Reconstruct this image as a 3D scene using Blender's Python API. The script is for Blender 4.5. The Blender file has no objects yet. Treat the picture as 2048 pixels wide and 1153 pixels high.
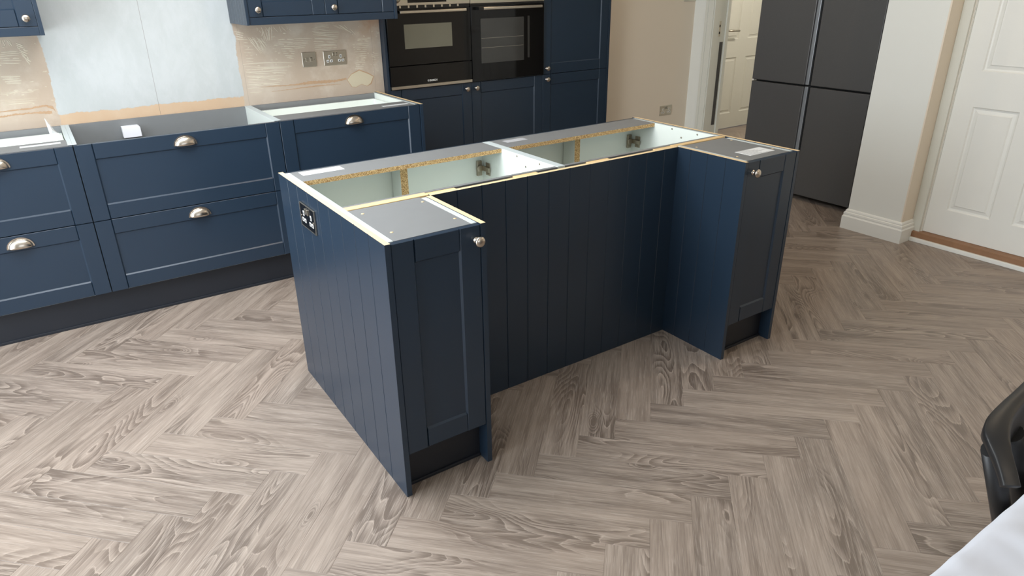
import bpy, bmesh, math, random
from mathutils import Vector, Matrix
random.seed(7)
scene = bpy.context.scene
col = scene.collection

# ------------------------------------------------------------------ camera
FPX, YAW, PIT, ROL = 1361.06, 0.58075, 0.41379, -0.0179
CAM = Vector((-0.6815, -1.6232, 1.5235))
_f = Vector((math.sin(YAW)*math.cos(PIT), math.cos(YAW)*math.cos(PIT), -math.sin(PIT)))
_r = Vector((math.cos(YAW), -math.sin(YAW), 0)); _u = _r.cross(_f)
CR = math.cos(ROL)*_r + math.sin(ROL)*_u; CU = -math.sin(ROL)*_r + math.cos(ROL)*_u
cd = bpy.data.cameras.new('camera'); cd.sensor_width = 36; cd.lens = FPX*36/2048
cd.shift_x = (1024-1006.05)/2048; cd.shift_y = (559.16-576.5)/2048
cd.clip_start = .05
cam = bpy.data.objects.new('camera', cd); col.objects.link(cam)
M3 = Matrix((CR, CU, -_f)).transposed()
cam.matrix_world = Matrix.Translation(CAM) @ M3.to_4x4()
scene.camera = cam
def project(p):
    d = Vector(p)-CAM; z = d.dot(_f)
    return (1006.05+FPX*d.dot(CR)/z, 559.16-FPX*d.dot(CU)/z, z)

# ------------------------------------------------------------------ world, daylight, exposure
w = bpy.data.worlds.new('World'); scene.world = w; w.use_nodes = True
w.node_tree.nodes['Background'].inputs[0].default_value = (.75, .85, 1, 1)
w.node_tree.nodes['Background'].inputs[1].default_value = 1.0
scene.view_settings.view_transform = 'Standard'; scene.view_settings.look = 'None'
scene.view_settings.exposure = 0.0; scene.view_settings.gamma = 1.0
scene.view_settings.use_curve_mapping = False
def area(name, loc, direction, sx, sy, power, color):
    l = bpy.data.lights.new(name, 'AREA'); l.shape = 'RECTANGLE'; l.size = sx; l.size_y = sy
    l.energy = power; l.color = color
    o = bpy.data.objects.new(name, l); col.objects.link(o); o.location = loc
    o.rotation_euler = Vector(direction).to_track_quat('-Z', 'Z').to_euler()
    return o
# daylight entering the glazed doors in the left wall, the window behind the viewer
area('daylight_glazed_doors', (-3.13, .15, 1.16), (1, 0, 0), 4.0, 2.1, 240, (.86, .94, 1.0))
area('daylight_garden_window', (-.6, -4.53, 1.45), (0, 1, 0), 2.6, 1.2, 14, (.9, .96, 1.0))
area('daylight_roof_window', (-.6, .85, 2.40), (0, 0, -1), 1.7, 1.3, 66, (.95, .98, 1.0))

# ------------------------------------------------------------------ node helpers / materials
def srgb(r, g, b):
    f = lambda c: (c/255/12.92) if c/255 <= .04045 else ((c/255+.055)/1.055)**2.4
    return (f(r), f(g), f(b), 1)
class NT:
    def __init__(s, name):
        s.m = bpy.data.materials.new(name); s.m.use_nodes = True
        s.t = s.m.node_tree; s.b = s.t.nodes['Principled BSDF']
    def n(s, typ, ins=None, **props):
        nd = s.t.nodes.new(typ)
        for k, v in props.items(): setattr(nd, k, v)
        for k, v in (ins or {}).items(): s.put(nd.inputs[k], v)
        return nd
    def put(s, sock, v):
        if isinstance(v, bpy.types.NodeSocket): s.t.links.new(v, sock)
        else: sock.default_value = v
    def math(s, op, a, b=0.0, c=0.0, clamp=False):
        nd = s.n('ShaderNodeMath', {0: a, 1: b, 2: c}, operation=op, use_clamp=clamp); return nd.outputs[0]
    def vmath(s, op, a, b):
        nd = s.n('ShaderNodeVectorMath', {0: a, 1: b}, operation=op); return nd.outputs[0]
    def mix(s, f, a, b):
        nd = s.n('ShaderNodeMix', data_type='RGBA'); s.put(nd.inputs[0], f); s.put(nd.inputs[6], a); s.put(nd.inputs[7], b)
        return nd.outputs[2]
    def noise(s, vec, scale, detail=2, rough=.5, dist=0.0):
        return s.n('ShaderNodeTexNoise', {'Vector': vec, 'Scale': scale, 'Detail': detail, 'Roughness': rough, 'Distortion': dist}).outputs[0]
    def ramp(s, f, lo, hi):   # smoothstep
        nd = s.n('ShaderNodeMapRange', {0: f, 1: lo, 2: hi, 3: 0.0, 4: 1.0}, interpolation_type='SMOOTHSTEP'); return nd.outputs[0]
    def obj(s): return s.n('ShaderNodeTexCoord').outputs['Object']
    def scale(s, v, xyz): return s.vmath('MULTIPLY', v, xyz)
    def bump(s, h, strength, dist=.001):
        nd = s.n('ShaderNodeBump', {'Strength': strength, 'Distance': dist, 'Height': h}); s.put(s.b.inputs['Normal'], nd.outputs[0])
    def set(s, **k):
        for kk, v in k.items(): s.put(s.b.inputs[kk.replace('_', ' ')], v)
        return s.m
def plain(name, c, rough=.5, metal=0.0, var=.06, nscale=9.0, bump=0.0, bscale=300.0, spec=.5):
    t = NT(name); v = t.obj(); n = t.noise(v, nscale, 3)
    c = srgb(*c); d = tuple(x*(1-var*2) for x in c[:3])+(1,); e = tuple(min(1, x*(1+var)) for x in c[:3])+(1,)
    t.set(Base_Color=t.mix(n, d, e), Roughness=rough, Metallic=metal)
    t.b.inputs['Specular IOR Level'].default_value = spec
    if bump: t.bump(t.noise(v, bscale, 2), bump, .0004)
    return t.m
M = {}
M['navy'] = plain('navy_paint', (35, 50, 66), .32, var=.05, nscale=3, bump=.12, bscale=260)
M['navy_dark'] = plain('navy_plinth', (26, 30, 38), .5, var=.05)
M['raw'] = plain('raw_mdf', (232, 205, 160), .8, var=.06, nscale=60)
M['melamine'] = plain('white_melamine', (236, 242, 236), .35, var=.01)
M['edge'] = plain('pale_edge_band', (196, 206, 208), .45, var=.02)
M['grey'] = plain('grey_board', (124, 126, 127), .5, var=.03, nscale=20)
M['pine'] = plain('pine_batten', (233, 200, 146), .7, var=.07, nscale=30)
M['white_paint'] = plain('white_gloss_paint', (234, 234, 228), .38, var=.01)
M['frame_white'] = plain('white_frame_paint', (216, 216, 206), .4, var=.01)
M['cream'] = plain('cream_wall', (224, 218, 206), .85, var=.015, nscale=1.5)
M['magnolia'] = plain('warm_wall', (230, 218, 200), .85, var=.015, nscale=1.5)
M['pillar'] = plain('pale_wall', (230, 231, 225), .8, var=.01, nscale=1.5)
M['ceil'] = plain('ceiling_white', (240, 240, 236), .9, var=.01)
M['nickel'] = plain('brushed_nickel', (206, 196, 184), .24, 1.0, var=.04, nscale=40)
M['steel'] = plain('brushed_steel', (196, 190, 178), .3, 1.0, var=.03, nscale=50)
M['plate'] = plain('steel_plate', (208, 202, 190), .32, 1.0, var=.03, nscale=50)
M['plate_dark_reflect'] = plain('steel_plate_dark_reflection', (58, 58, 62), .2, .9, var=.02, nscale=50)  # steel plate, the dark surroundings it mirrors put into its base colour
M['hinge'] = plain('hinge_steel', (170, 160, 145), .35, 1.0, var=.04, nscale=50)
M['pin'] = plain('white_socket_insert', (238, 238, 236), .4, var=.0)
M['hole'] = plain('dark_hole', (24, 22, 22), .6, var=.0)
M['blackglass'] = plain('black_oven_glass', (11, 11, 12), .05, var=.0, spec=.32)
M['blackplastic'] = plain('black_appliance_trim', (18, 18, 19), .35, var=.0)
M['ovenpane'] = plain('oven_viewing_pane', (70, 70, 68), .12, .35, var=.1, nscale=7)  # grey base colour includes the room reflected in the oven glass
M['mwpane'] = plain('microwave_viewing_pane', (118, 117, 104), .16, .35, var=.05, nscale=6)  # light olive base colour stands in for the bright room reflected here
M['fridge'] = plain('graphite_steel', (88, 87, 86), .38, .2, var=.04, nscale=120)
M['fridge_grip'] = plain('grip_channel', (150, 154, 158), .35, .4, var=.03)
M['paper'] = plain('label_paper', (232, 235, 236), .7, var=.02, nscale=60)
M['ink'] = plain('label_print', (176, 178, 182), .8, var=.1, nscale=200)
M['chair'] = plain('black_moulded_plastic', (26, 26, 27), .42, var=.08, nscale=30, bump=.1, bscale=500)
M['woodsill'] = plain('brown_sill', (150, 112, 82), .6, var=.12, nscale=25)
M['black_strip'] = plain('intumescent_strip', (84, 82, 80), .8, var=.25, nscale=160)
M['logo'] = plain('pale_logo', (226, 226, 222), .4, var=.0)
M['cardboard_white'] = plain('white_box', (240, 240, 246), .5, var=.01)
M['table_wood'] = plain('table_wood', (150, 120, 90), .5, var=.1, nscale=12)

def particleboard():
    t = NT('particleboard'); v = t.obj(); a = t.n('ShaderNodeTexVoronoi', {'Vector': t.scale(v, (1, 1, 1.6)), 'Scale': 320.0}).outputs['Color']
    g = t.n('ShaderNodeRGBToBW', {0: a}).outputs[0]
    t.set(Base_Color=t.mix(t.ramp(g, .2, .8), srgb(158, 116, 66), srgb(236, 206, 152)), Roughness=.85); t.bump(g, .4); return t.m
M['chip'] = particleboard()

def floor_wood():
    t = NT('oak_plank'); uv = t.n('ShaderNodeUVMap', uv_map='UVMap').outputs[0]
    oi = t.n('ShaderNodeObjectInfo').outputs['Random']; at = t.n('ShaderNodeAttribute', attribute_name='rnd').outputs['Fac']
    r = t.math('ADD', oi, at)
    off = t.n('ShaderNodeCombineXYZ', {0: t.math('MULTIPLY', r, 31.7), 1: t.math('MULTIPLY', r, 57.3), 2: t.math('MULTIPLY', r, 91.1)}).outputs[0]
    P = t.vmath('ADD', uv, off)
    n1 = t.noise(t.scale(P, (1.7, 7.5, 1)), 1.0, 1.3, .4, .2)
    vd = t.n('ShaderNodeTexVoronoi', {'Vector': t.scale(P, (2.3, 5.6, 1)), 'Scale': 1.0, 'Randomness': 1.0}).outputs['Distance']
    knot = t.math('POWER', t.math('SUBTRACT', 1.0, t.ramp(vd, 0.0, .30)), 2.0)
    ph = t.math('ADD', n1, t.math('MULTIPLY', knot, .20))
    wob = t.math('MULTIPLY', t.noise(t.scale(P, (22, 130, 1)), 1.0, 3, .6), .014)
    fr = t.math('FRACT', t.math('MULTIPLY', t.math('ADD', ph, wob), 21.0))
    ring = t.math('MULTIPLY', t.ramp(fr, 0.05, .80), t.math('SUBTRACT', 1.0, t.ramp(fr, .86, .97)))
    rim = t.math('MULTIPLY', t.ramp(fr, .86, .95), t.math('SUBTRACT', 1.0, t.ramp(fr, .97, 1.0)))   # limed line beside each dark band
    fig = t.math('MAXIMUM', t.ramp(t.noise(t.scale(P, (1.3, 6.5, 1)), 1.0, 1), .50, .64), t.math('MULTIPLY', knot, 1.4), clamp=True)
    st = t.noise(t.scale(P, (6, 210, 1)), 1.0, 3, .65)
    st2 = t.noise(t.scale(P, (2.2, 30, 1)), 1.0, 3, .6)
    pore = t.ramp(t.noise(t.scale(P, (11, 360, 1)), 1.0, 2, .6), .55, .68)
    g = t.math('ADD', t.math('MULTIPLY', t.ramp(st, .3, .7), .40), t.math('MULTIPLY', t.ramp(st2, .25, .75), .60))
    g = t.math('SUBTRACT', g, t.math('MULTIPLY', t.math('MULTIPLY', ring, fig), .62))
    g = t.math('ADD', g, t.math('MULTIPLY', t.math('MULTIPLY', rim, fig), .45))
    g = t.math('SUBTRACT', g, t.math('MULTIPLY', t.ramp(vd, .085, .01), 1.1))
    g = t.math('ADD', g, t.math('MULTIPLY', t.math('SUBTRACT', t.math('FRACT', t.math('MULTIPLY', r, 7.13)), .42), .22), clamp=True)
    c = t.mix(g, srgb(108, 96, 87), srgb(168, 154, 142))
    c = t.mix(t.math('MULTIPLY', pore, .40), c, srgb(192, 181, 170))
    tint = t.math('FRACT', t.math('MULTIPLY', r, 3.77))
    c = t.mix(t.math('MULTIPLY', tint, .20), c, srgb(156, 138, 124))
    t.set(Base_Color=c, Roughness=t.math('ADD', .34, t.math('MULTIPLY', g, .12)))
    t.b.inputs['Specular IOR Level'].default_value = .5
    t.bump(t.math('SUBTRACT', g, t.math('MULTIPLY', pore, .3)), .12, .0006); return t.m
M['oak'] = floor_wood()

def plaster():
    t = NT('bare_plaster_wall'); v = t.obj(); s = t.n('ShaderNodeSeparateXYZ', {0: v}); x, z = s.outputs[0], s.outputs[2]
    nf = t.noise(v, 9.0, 4, .6); nff = t.noise(v, 55.0, 3, .6); nb = t.noise(v, 2.4, 3)
    jag = t.math('ADD', t.math('MULTIPLY', t.math('SUBTRACT', nf, .5), .05), t.math('MULTIPLY', t.math('SUBTRACT', nff, .5), .022))
    xj = t.math('ADD', x, t.math('MULTIPLY', jag, .75)); zj = t.math('ADD', z, t.math('MULTIPLY', jag, .7))
    band = lambda a, lo, hi, e: t.math('MULTIPLY', t.ramp(a, lo-e, lo+e), t.math('SUBTRACT', 1.0, t.ramp(a, hi-e, hi+e)))
    inx = band(xj, -.622, .312, .0025)
    # painted field dips lower to the left (follows the old upstand)
    edge_z = t.math('ADD', z, t.math('MULTIPLY', jag, .7))
    paint = t.math('MULTIPLY', inx, t.ramp(edge_z, .923, .929))
    base = t.mix(t.ramp(nb, .35, .7), srgb(194, 175, 156), srgb(206, 191, 174))
    base = t.mix(t.math('MULTIPLY', t.ramp(nf, .45, .75), .55), base, srgb(222, 211, 196))
    stain = t.math('MULTIPLY', t.math('MULTIPLY', t.ramp(x, 1.04, 1.12), t.ramp(z, 1.18, 1.28)), t.ramp(nf, .3, .6))
    base = t.mix(t.math('MULTIPLY', stain, .6), base, srgb(176, 132, 96))
    ora = t.math('MULTIPLY', inx, t.math('SUBTRACT', 1.0, t.ramp(edge_z, .923, .929)))
    base = t.mix(t.math('MULTIPLY', ora, .85), base, t.mix(nf, srgb(208, 174, 140), srgb(218, 192, 162)))
    brush = t.noise(t.scale(v, (3, 1, 1.6)), 2.6, 6, .7, .3)
    pw = t.mix(t.ramp(brush, .35, .68), srgb(194, 198, 197), srgb(202, 205, 205))
    c = t.mix(paint, base, pw)
    pl = t.math('SUBTRACT', 1.0, t.ramp(t.math('ABSOLUTE', t.math('ADD', x, t.math('MULTIPLY_ADD', z, -.006, .153))), .0006, .0016))
    pl2 = t.math('SUBTRACT', 1.0, t.ramp(t.math('ABSOLUTE', t.math('SUBTRACT', x, .337)), .0005, .0014))
    pl3 = t.math('SUBTRACT', 1.0, t.ramp(t.math('ABSOLUTE', t.math('SUBTRACT', x, 1.147)), .0005, .0014))
    c = t.mix(t.math('MULTIPLY', t.math('MAXIMUM', pl, t.math('MULTIPLY', t.math('MAXIMUM', pl2, pl3), .6)), .6), c, srgb(120, 110, 104))
    t.set(Base_Color=c, Roughness=.9)
    t.bump(t.math('ADD', nff, t.math('MULTIPLY', paint, .8)), .25, .002); return t.m
M['plaster'] = plaster()
M['adhesive'] = plain('tile_adhesive', (222, 211, 192), .9, var=.04, nscale=40)
M['filler'] = plain('cream_filler', (214, 202, 176), .9, var=.03)
M['streak'] = plain('tan_plaster_streak', (196, 162, 130), .9, var=.08, nscale=40)

def clothmat():
    t = NT('white_tablecloth'); v = t.obj(); n = t.noise(v, 7, 3)
    t.set(Base_Color=t.mix(n, srgb(196, 199, 208), srgb(208, 210, 218)), Roughness=.9)
    t.b.inputs['Sheen Weight'].default_value = .2
    t.bump(t.noise(v, 700, 1), .1, .0003); return t.m
M['cloth'] = clothmat()
def clearplastic():
    t = NT('clear_plastic'); t.set(Base_Color=(.95, .97, .97, 1), Roughness=.12, Alpha=.35); return t.m
M['clear'] = clearplastic()
def glassmat():
    t = NT('window_glass'); nt = t.t
    tr = t.n('ShaderNodeBsdfTransparent'); gl = t.n('ShaderNodeBsdfGlossy', {'Roughness': .02})
    mx = t.n('ShaderNodeMixShader', {0: .07, 1: tr.outputs[0], 2: gl.outputs[0]})
    nt.links.new(mx.outputs[0], nt.nodes['Material Output'].inputs[0]); return t.m
M['glass'] = glassmat()
def lampmat():
    t = NT('lamp_diffuser'); t.set(Base_Color=(1, 1, 1, 1), Emission_Color=(1, .8, .56, 1), Emission_Strength=6.0); return t.m
M['lamp'] = lampmat()

# ------------------------------------------------------------------ mesh helpers (world coordinates, re-based on the thing's origin)
class MB:
    def __init__(s): s.v = []; s.f = []; s.m = []; s.sm = []
    def add(s, vs, fs, mi=0, smooth=False):
        o = len(s.v); s.v += [tuple(v) for v in vs]
        for k, f in enumerate(fs):
            s.f.append([i+o for i in f]); s.m.append(mi[k] if isinstance(mi, (list, tuple)) else mi); s.sm.append(smooth)
        return s
    def box(s, x0, x1, y0, y1, z0, z1, mi=0, top=None, front=None, back=None, left=None):
        vs = [(x0,y0,z0),(x1,y0,z0),(x1,y1,z0),(x0,y1,z0),(x0,y0,z1),(x1,y0,z1),(x1,y1,z1),(x0,y1,z1)]
        fs = [(0,3,2,1),(4,5,6,7),(0,1,5,4),(1,2,6,5),(2,3,7,6),(3,0,4,7)]
        g = lambda k: mi if k is None else k
        return s.add(vs, fs, [mi, g(top), g(front), mi, g(back), g(left)])
    def prism(s, prof, p0, ax_a, ax_b, ax_l, length, mi=0, capmi=None):
        """prof: list of (a,b); extruded along ax_l."""
        p0, A, B, L = Vector(p0), Vector(ax_a), Vector(ax_b), Vector(ax_l)
        n = len(prof); vs = [p0+A*a+B*b for a, b in prof] + [p0+A*a+B*b+L*length for a, b in prof]
        fs = [(i, (i+1) % n, n+(i+1) % n, n+i) for i in range(n)] + [tuple(reversed(range(n))), tuple(range(n, 2*n))]
        if A.cross(B).dot(L) < 0: fs = [tuple(reversed(f)) for f in fs]
        cm = mi if capmi is None else capmi
        return s.add(vs, fs, [mi]*n+[cm, cm])
    def lathe(s, prof, c, axis, seg=24, mi=0):
        """prof: list of (radius, along)."""
        a = Vector(axis).normalized(); t = a.orthogonal().normalized(); b = a.cross(t); c = Vector(c); vs = []; fs = []
        for r, h in prof:
            for k in range(seg):
                th = 2*math.pi*k/seg; vs.append(c + a*h + (t*math.cos(th)+b*math.sin(th))*r)
        for i in range(len(prof)-1):
            for k in range(seg):
                k2 = (k+1) % seg; fs.append((i*seg+k, i*seg+k2, (i+1)*seg+k2, (i+1)*seg+k))
        fs.append(tuple(reversed(range(seg)))); fs.append(tuple(range((len(prof)-1)*seg, len(prof)*seg)))
        return s.add(vs, fs, mi, True)
    def tube(s, p0, p1, r0, r1=None, seg=12, mi=0):
        p0, p1 = Vector(p0), Vector(p1); d = p1-p0
        return s.lathe([(r0, 0), (r1 if r1 is not None else r0, d.length)], p0, d, seg, mi)
    def mesh(s, name, mats, org=(0,0,0)):
        o = Vector(org); me = bpy.data.meshes.new(name)
        me.from_pydata([tuple(Vector(v)-o) for v in s.v], [], s.f)
        for m in (mats if isinstance(mats, (list, tuple)) else [mats]): me.materials.append(M[m])
        me.polygons.foreach_set('material_index', s.m); me.polygons.foreach_set('use_smooth', s.sm)
        me.update(); return me
    def build(s, name, mats, parent=None, bev=0.0, segs=2):
        org = origin(parent) if parent else Vector((0,0,0))
        o = bpy.data.objects.new(name, s.mesh(name, mats, org)); col.objects.link(o)
        if parent: o.parent = parent
        if bev: bevel(o, bev, segs)
        return o
def bevel(o, wd, segs=2):
    b = o.modifiers.new('bevel', 'BEVEL'); b.width = wd; b.segments = segs; b.limit_method = 'ANGLE'; b.angle_limit = math.radians(40)
    b.harden_normals = False
def origin(o):
    v = Vector((0,0,0))
    while o: v = v + o.location; o = o.parent
    return v
def tag(o, label=None, cat=None, group=None, kind=None):
    if label: o['label'] = label
    if cat: o['category'] = cat
    if group: o['group'] = group
    if kind: o['kind'] = kind
    return o
def thing(name, loc, label, cat, group=None):
    o = bpy.data.objects.new(name, None); o.empty_display_size = .1; col.objects.link(o); o.location = loc
    return tag(o, label, cat, group)
def struct(name, mb, mats, bev=0.0, parent=None):
    return tag(mb.build(name, mats, parent, bev), kind='structure')
def put(name, me, parent, loc, rot=(0,0,0)):     # shared mesh at a world position
    o = bpy.data.objects.new(name, me); col.objects.link(o); o.parent = parent
    o.location = Vector(loc)-(origin(parent) if parent else Vector((0,0,0))); o.rotation_euler = rot
    return o

# ------------------------------------------------------------------ THE SETTING
# floor: herringbone oak planks, 127 x 635 mm, laid at 45 degrees
PW, PL = .127, .635
fl = MB().box(-3.3, 6.6, -4.6, 3.4, -.05, -.012); floor = struct('floor', fl, 'woodsill')
def plank_geo(uo=0.0):
    g = .0007; h = .010; z0 = -h
    xs = (0, g, PL-g, PL); ys = (0, g, PW-g, PW)
    vs = [(0,0,z0),(PL,0,z0),(PL,PW,z0),(0,PW,z0),(0,0,-g),(PL,0,-g),(PL,PW,-g),(0,PW,-g),(g,g,0),(PL-g,g,0),(PL-g,PW-g,0),(g,PW-g,0)]
    fs = [(0,3,2,1)]+[(i,(i+1)%4,4+(i+1)%4,4+i) for i in range(4)]+[(4+i,4+(i+1)%4,8+(i+1)%4,8+i) for i in range(4)]+[(8,9,10,11)]
    return vs, fs
def uv_attr(me, rnds):
    uvl = me.uv_layers.new(name='UVMap'); at = me.attributes.new('rnd', 'FLOAT', 'POINT')
    return uvl, at
pv, pf = plank_geo()
pme = bpy.data.meshes.new('plank'); pme.from_pydata(pv, [], pf); pme.materials.append(M['oak'])
uvl = pme.uv_layers.new(name='UVMap')
for lp in pme.loops: p = pme.vertices[lp.vertex_index].co; uvl.data[lp.index].uv = (p.x, p.y)
at = pme.attributes.new('rnd', 'FLOAT', 'POINT')
s2 = math.sqrt(.5); AX = Vector((s2, -s2)); BX = Vector((s2, s2)); ORG = Vector((.034, -.152))
planks = []
def hidden_spot(x, y):
    return (-.02 < x < 1.86 and .36 < y < .94) or (y > 2.02 and x < 1.15 and y < 3) or (1.15 <= x < 3.1 and y > 2.6)
for j in range(-7, 8):
    for k in range(-60, 80):
        for fam in (0, 1):
            u = k*PW + j*PL; v = k*PW - j*PL
            if fam == 0: o2 = ORG + AX*u + BX*v; ang = -math.pi/4
            else: o2 = ORG + AX*(u+PL+PW) + BX*(v+PW-PL); ang = math.pi/4
            d = AX if fam == 0 else BX; e = BX if fam == 0 else Vector((-s2, s2))
            c = o2 + d*PL/2 + e*PW/2
            inside = (-3.2 < c.x < 3.95 and -4.5 < c.y < 2.6) or (3.4 < c.x < 6.5 and .75 < c.y < 3.3) or (1.2 < c.x < 3.1 and 2.5 < c.y < 3.0)
            if not inside: continue
            # visible size in the photograph
            pts = [o2, o2+d*PL, o2+d*PL+e*PW, o2+e*PW]; ar = 0; vis = 0
            for a in (.1, .3, .5, .7, .9):
                q = o2 + d*PL*a + e*PW*.5
                X, Y, Z = project((q.x, q.y, 0))
                if Z > .2 and -5 < X < 2053 and -5 < Y < 1158 and not hidden_spot(q.x, q.y):
                    vis += 1
            if vis:
                dc = (Vector((c.x, c.y, 0))-CAM); ar = vis/5*(1.52/dc.length)/dc.length_squared
            planks.append((ar, o2, ang, d, e))
planks.sort(key=lambda t: -t[0])
rest = planks[300:]
for ar, o2, ang, d, e in planks[:300]:
    o = bpy.data.objects.new('plank', pme); col.objects.link(o); o.parent = floor
    o.location = (o2.x, o2.y, 0); o.rotation_euler = (0, 0, ang)
vs, fs, uvs, rn = [], [], [], []
for i, (ar, o2, ang, d, e) in enumerate(rest):
    b = len(vs)
    for x, y, z in pv:
        q = o2 + d*x + e*y; vs.append((q.x, q.y, z)); uvs.append((x, y)); rn.append((i*.618034) % 1)
    fs += [[q+b for q in f] for f in pf]
rme = bpy.data.meshes.new('more_planks'); rme.from_pydata(vs, [], fs); rme.materials.append(M['oak'])
uvl = rme.uv_layers.new(name='UVMap')
for lp in rme.loops: uvl.data[lp.index].uv = uvs[lp.vertex_index]
at = rme.attributes.new('rnd', 'FLOAT', 'POINT'); at.data.foreach_set('value', rn)
ro = bpy.data.objects.new('planks_beyond', rme); col.objects.link(ro); ro.parent = floor; ro['kind'] = 'stuff'

CE = 2.42
YW = 2.63
wall_back = struct('wall_back', MB().box(-3.3, 1.207, YW, 3.14, 0, CE), 'plaster')
struct('wall_alcove', MB().box(1.207, 3.11, 3.1, 3.14, 0, CE), 'cream')
struct('wall_rear', MB().box(3.11, 4.37, 2.72, 3.14, 0, CE), 'magnolia')
struct('wall_doorway', MB().box(4.2, 4.37, 2.52, 2.72, 0, CE).box(4.2, 4.37, 1.80, 2.52, 2.06, CE).box(4.2, 4.6, 1.76, 1.80, 0, CE), 'pillar')
struct('wall_pillar', MB().box(3.516, 4.6, .33, .668, 0, CE), 'pillar')
struct('wall_fridge_alcove', MB().box(4.55, 4.6, .668, 1.76, 0, CE), 'pillar')
struct('wall_right', MB().box(3.66, 3.86, -4.6, -.575, 0, CE).box(3.66, 3.86, -.575, .33, 2.06, CE), 'magnolia')
# the return of the pillar, painted in the warmer wall colour
struct('wall_pillar_return', MB().box(3.516, 3.86, .322, .33, 0, CE), 'magnolia')
struct('wall_left', MB().box(-3.3, -3.2, -4.6, -1.9, 0, CE).box(-3.3, -3.2, 2.2, YW, 0, CE).box(-3.3, -3.2, -1.9, 2.2, 2.25, CE), 'cream')
struct('wall_front', MB().box(-3.2, -1.95, -4.7, -4.6, 0, CE).box(.75, 3.86, -4.7, -4.6, 0, CE).box(-1.95, .75, -4.7, -4.6, 0, .8).box(-1.95, .75, -4.7, -4.6, 2.1, CE), 'cream')
struct('ceiling', MB().box(-3.3, -1.5, -4.7, 3.5, CE, CE+.08).box(.3, 6.6, -4.7, 3.5, CE, CE+.08).box(-1.5, .3, -4.7, .15, CE, CE+.08).box(-1.5, .3, 1.55, 3.5, CE, CE+.08), 'ceil')
rw = struct('window_3', MB().box(-1.5, -1.44, .15, 1.55, CE, CE+.2).box(.24, .3, .15, 1.55, CE, CE+.2).box(-1.44, .24, .15, .21, CE, CE+.2).box(-1.44, .24, 1.49, 1.55, CE, CE+.2), 'frame_white')
struct('pane', MB().box(-1.44, .24, .21, 1.49, CE+.15, CE+.16), 'glass', 0, rw)
struct('wall_hall', MB().box(4.37, 5.18, 3.30, 3.4, 0, CE).box(6.02, 6.6, 3.30, 3.4, 0, CE).box(5.18, 6.02, 3.30, 3.4, 2.04, CE)
       .box(6.5, 6.6, .9, 3.3, 0, CE).box(4.6, 6.6, .8, .9, 0, CE), 'pillar')

# adhesive ridges, filler patch and streaks left on the bare plaster
def ridge(mb, x0, z0, x1, z1, wd, h=.0012):
    d = Vector((x1-x0, 0, z1-z0)); L = d.length
    if L < .003: return
    d /= L; n = Vector((-d.z, 0, d.x)); N = 6; vs = []
    ph = random.random()*6
    for i in range(N+1):
        t = i/N; c = Vector((x0, YW, z0)) + d*L*t + n*(math.sin(t*3+ph)*L*.025)
        ww = wd*(.35+.65*math.sin(math.pi*min(1, max(.02, t*.96+.02)))**.5)*random.uniform(.7, 1.2)/2
        vs += [c-n*ww, c+Vector((0, -h, 0)), c+n*ww]
    fs = []
    for i in range(N):
        a = i*3; fs += [(a, a+1, a+4, a+3), (a+1, a+2, a+5, a+4)]
    mb.add(vs, fs)
rm = MB()
groups = [((.772,1.277),(.942,1.26),(.776,1.159),(.904,1.151),11,.006), ((.554,1.229),(.655,1.224),(.59,1.126),(.641,1.118),9,.006),
 ((.342,1.108),(.627,1.088),(.353,.989),(.525,.974),10,.006), ((.396,1.251),(.447,1.153),(.461,1.243),(.49,1.198),8,.005),
 ((.473,1.276),(.478,1.225),(.533,1.303),(.524,1.226),6,.005), ((1.049,1.206),(1.137,1.202),(1.019,1.031),(1.076,1.024),15,.006),
 ((.902,1.295),(.973,1.265),(.976,1.292),(1.041,1.23),6,.004), ((1.155,1.111),(1.187,1.109),(1.155,1.006),(1.182,1.004),10,.004),
 ((.325,1.284),(.369,1.273),(.321,1.246),(.368,1.239),4,.006), ((.651,1.228),(.761,1.227),(.649,1.175),(.715,1.176),6,.005),
 ((.36,1.24),(.42,1.235),(.355,1.12),(.40,1.115),8,.004), ((.80,1.30),(.88,1.298),(.79,1.285),(.88,1.283),3,.004), ((.45,1.30),(.46,1.27),(.62,1.30),(.64,1.27),8,.004),
 ((.34,.985),(.44,.98),(.35,.945),(.42,.94),3,.005),
 ((-.793,1.247),(-.715,1.246),(-.807,1.196),(-.723,1.19),6,.006), ((-.825,1.128),(-.745,1.129),(-.804,1.097),(-.746,1.096),4,.008),
 ((-.78,1.299),(-.766,1.27),(-.744,1.301),(-.734,1.272),5,.005), ((-.843,1.057),(-.679,1.056),(-.843,1.049),(-.70,1.05),2,.004),
 ((-.72,1.285),(-.69,1.27),(-.70,1.21),(-.68,1.18),8,.008), ((-1.1,1.25),(-.95,1.25),(-1.1,1.0),(-.95,1.02),10,.006), ((-.86,1.02),(-.70,1.02),(-.86,.995),(-.72,.99),4,.003)]
for a, b, c, d, n, wd in groups:
    for i in range(n):
        t = i/max(1, n-1); j = lambda: random.uniform(-.006, .006)
        p = [a[q]+(c[q]-a[q])*t for q in (0, 1)]; e = [b[q]+(d[q]-b[q])*t for q in (0, 1)]
        cut = random.random()
        if cut < .3:   # broken stroke
            m = random.uniform(.35, .65); mid = [p[q]+(e[q]-p[q])*m for q in (0, 1)]
            ridge(rm, p[0]+j(), p[1], mid[0]-.006, mid[1], wd); ridge(rm, mid[0]+.006, mid[1], e[0]+j(), e[1], wd)
        else: ridge(rm, p[0]+j(), p[1]+j()*.2, e[0]+j(), e[1]+j()*.2, wd)
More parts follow.
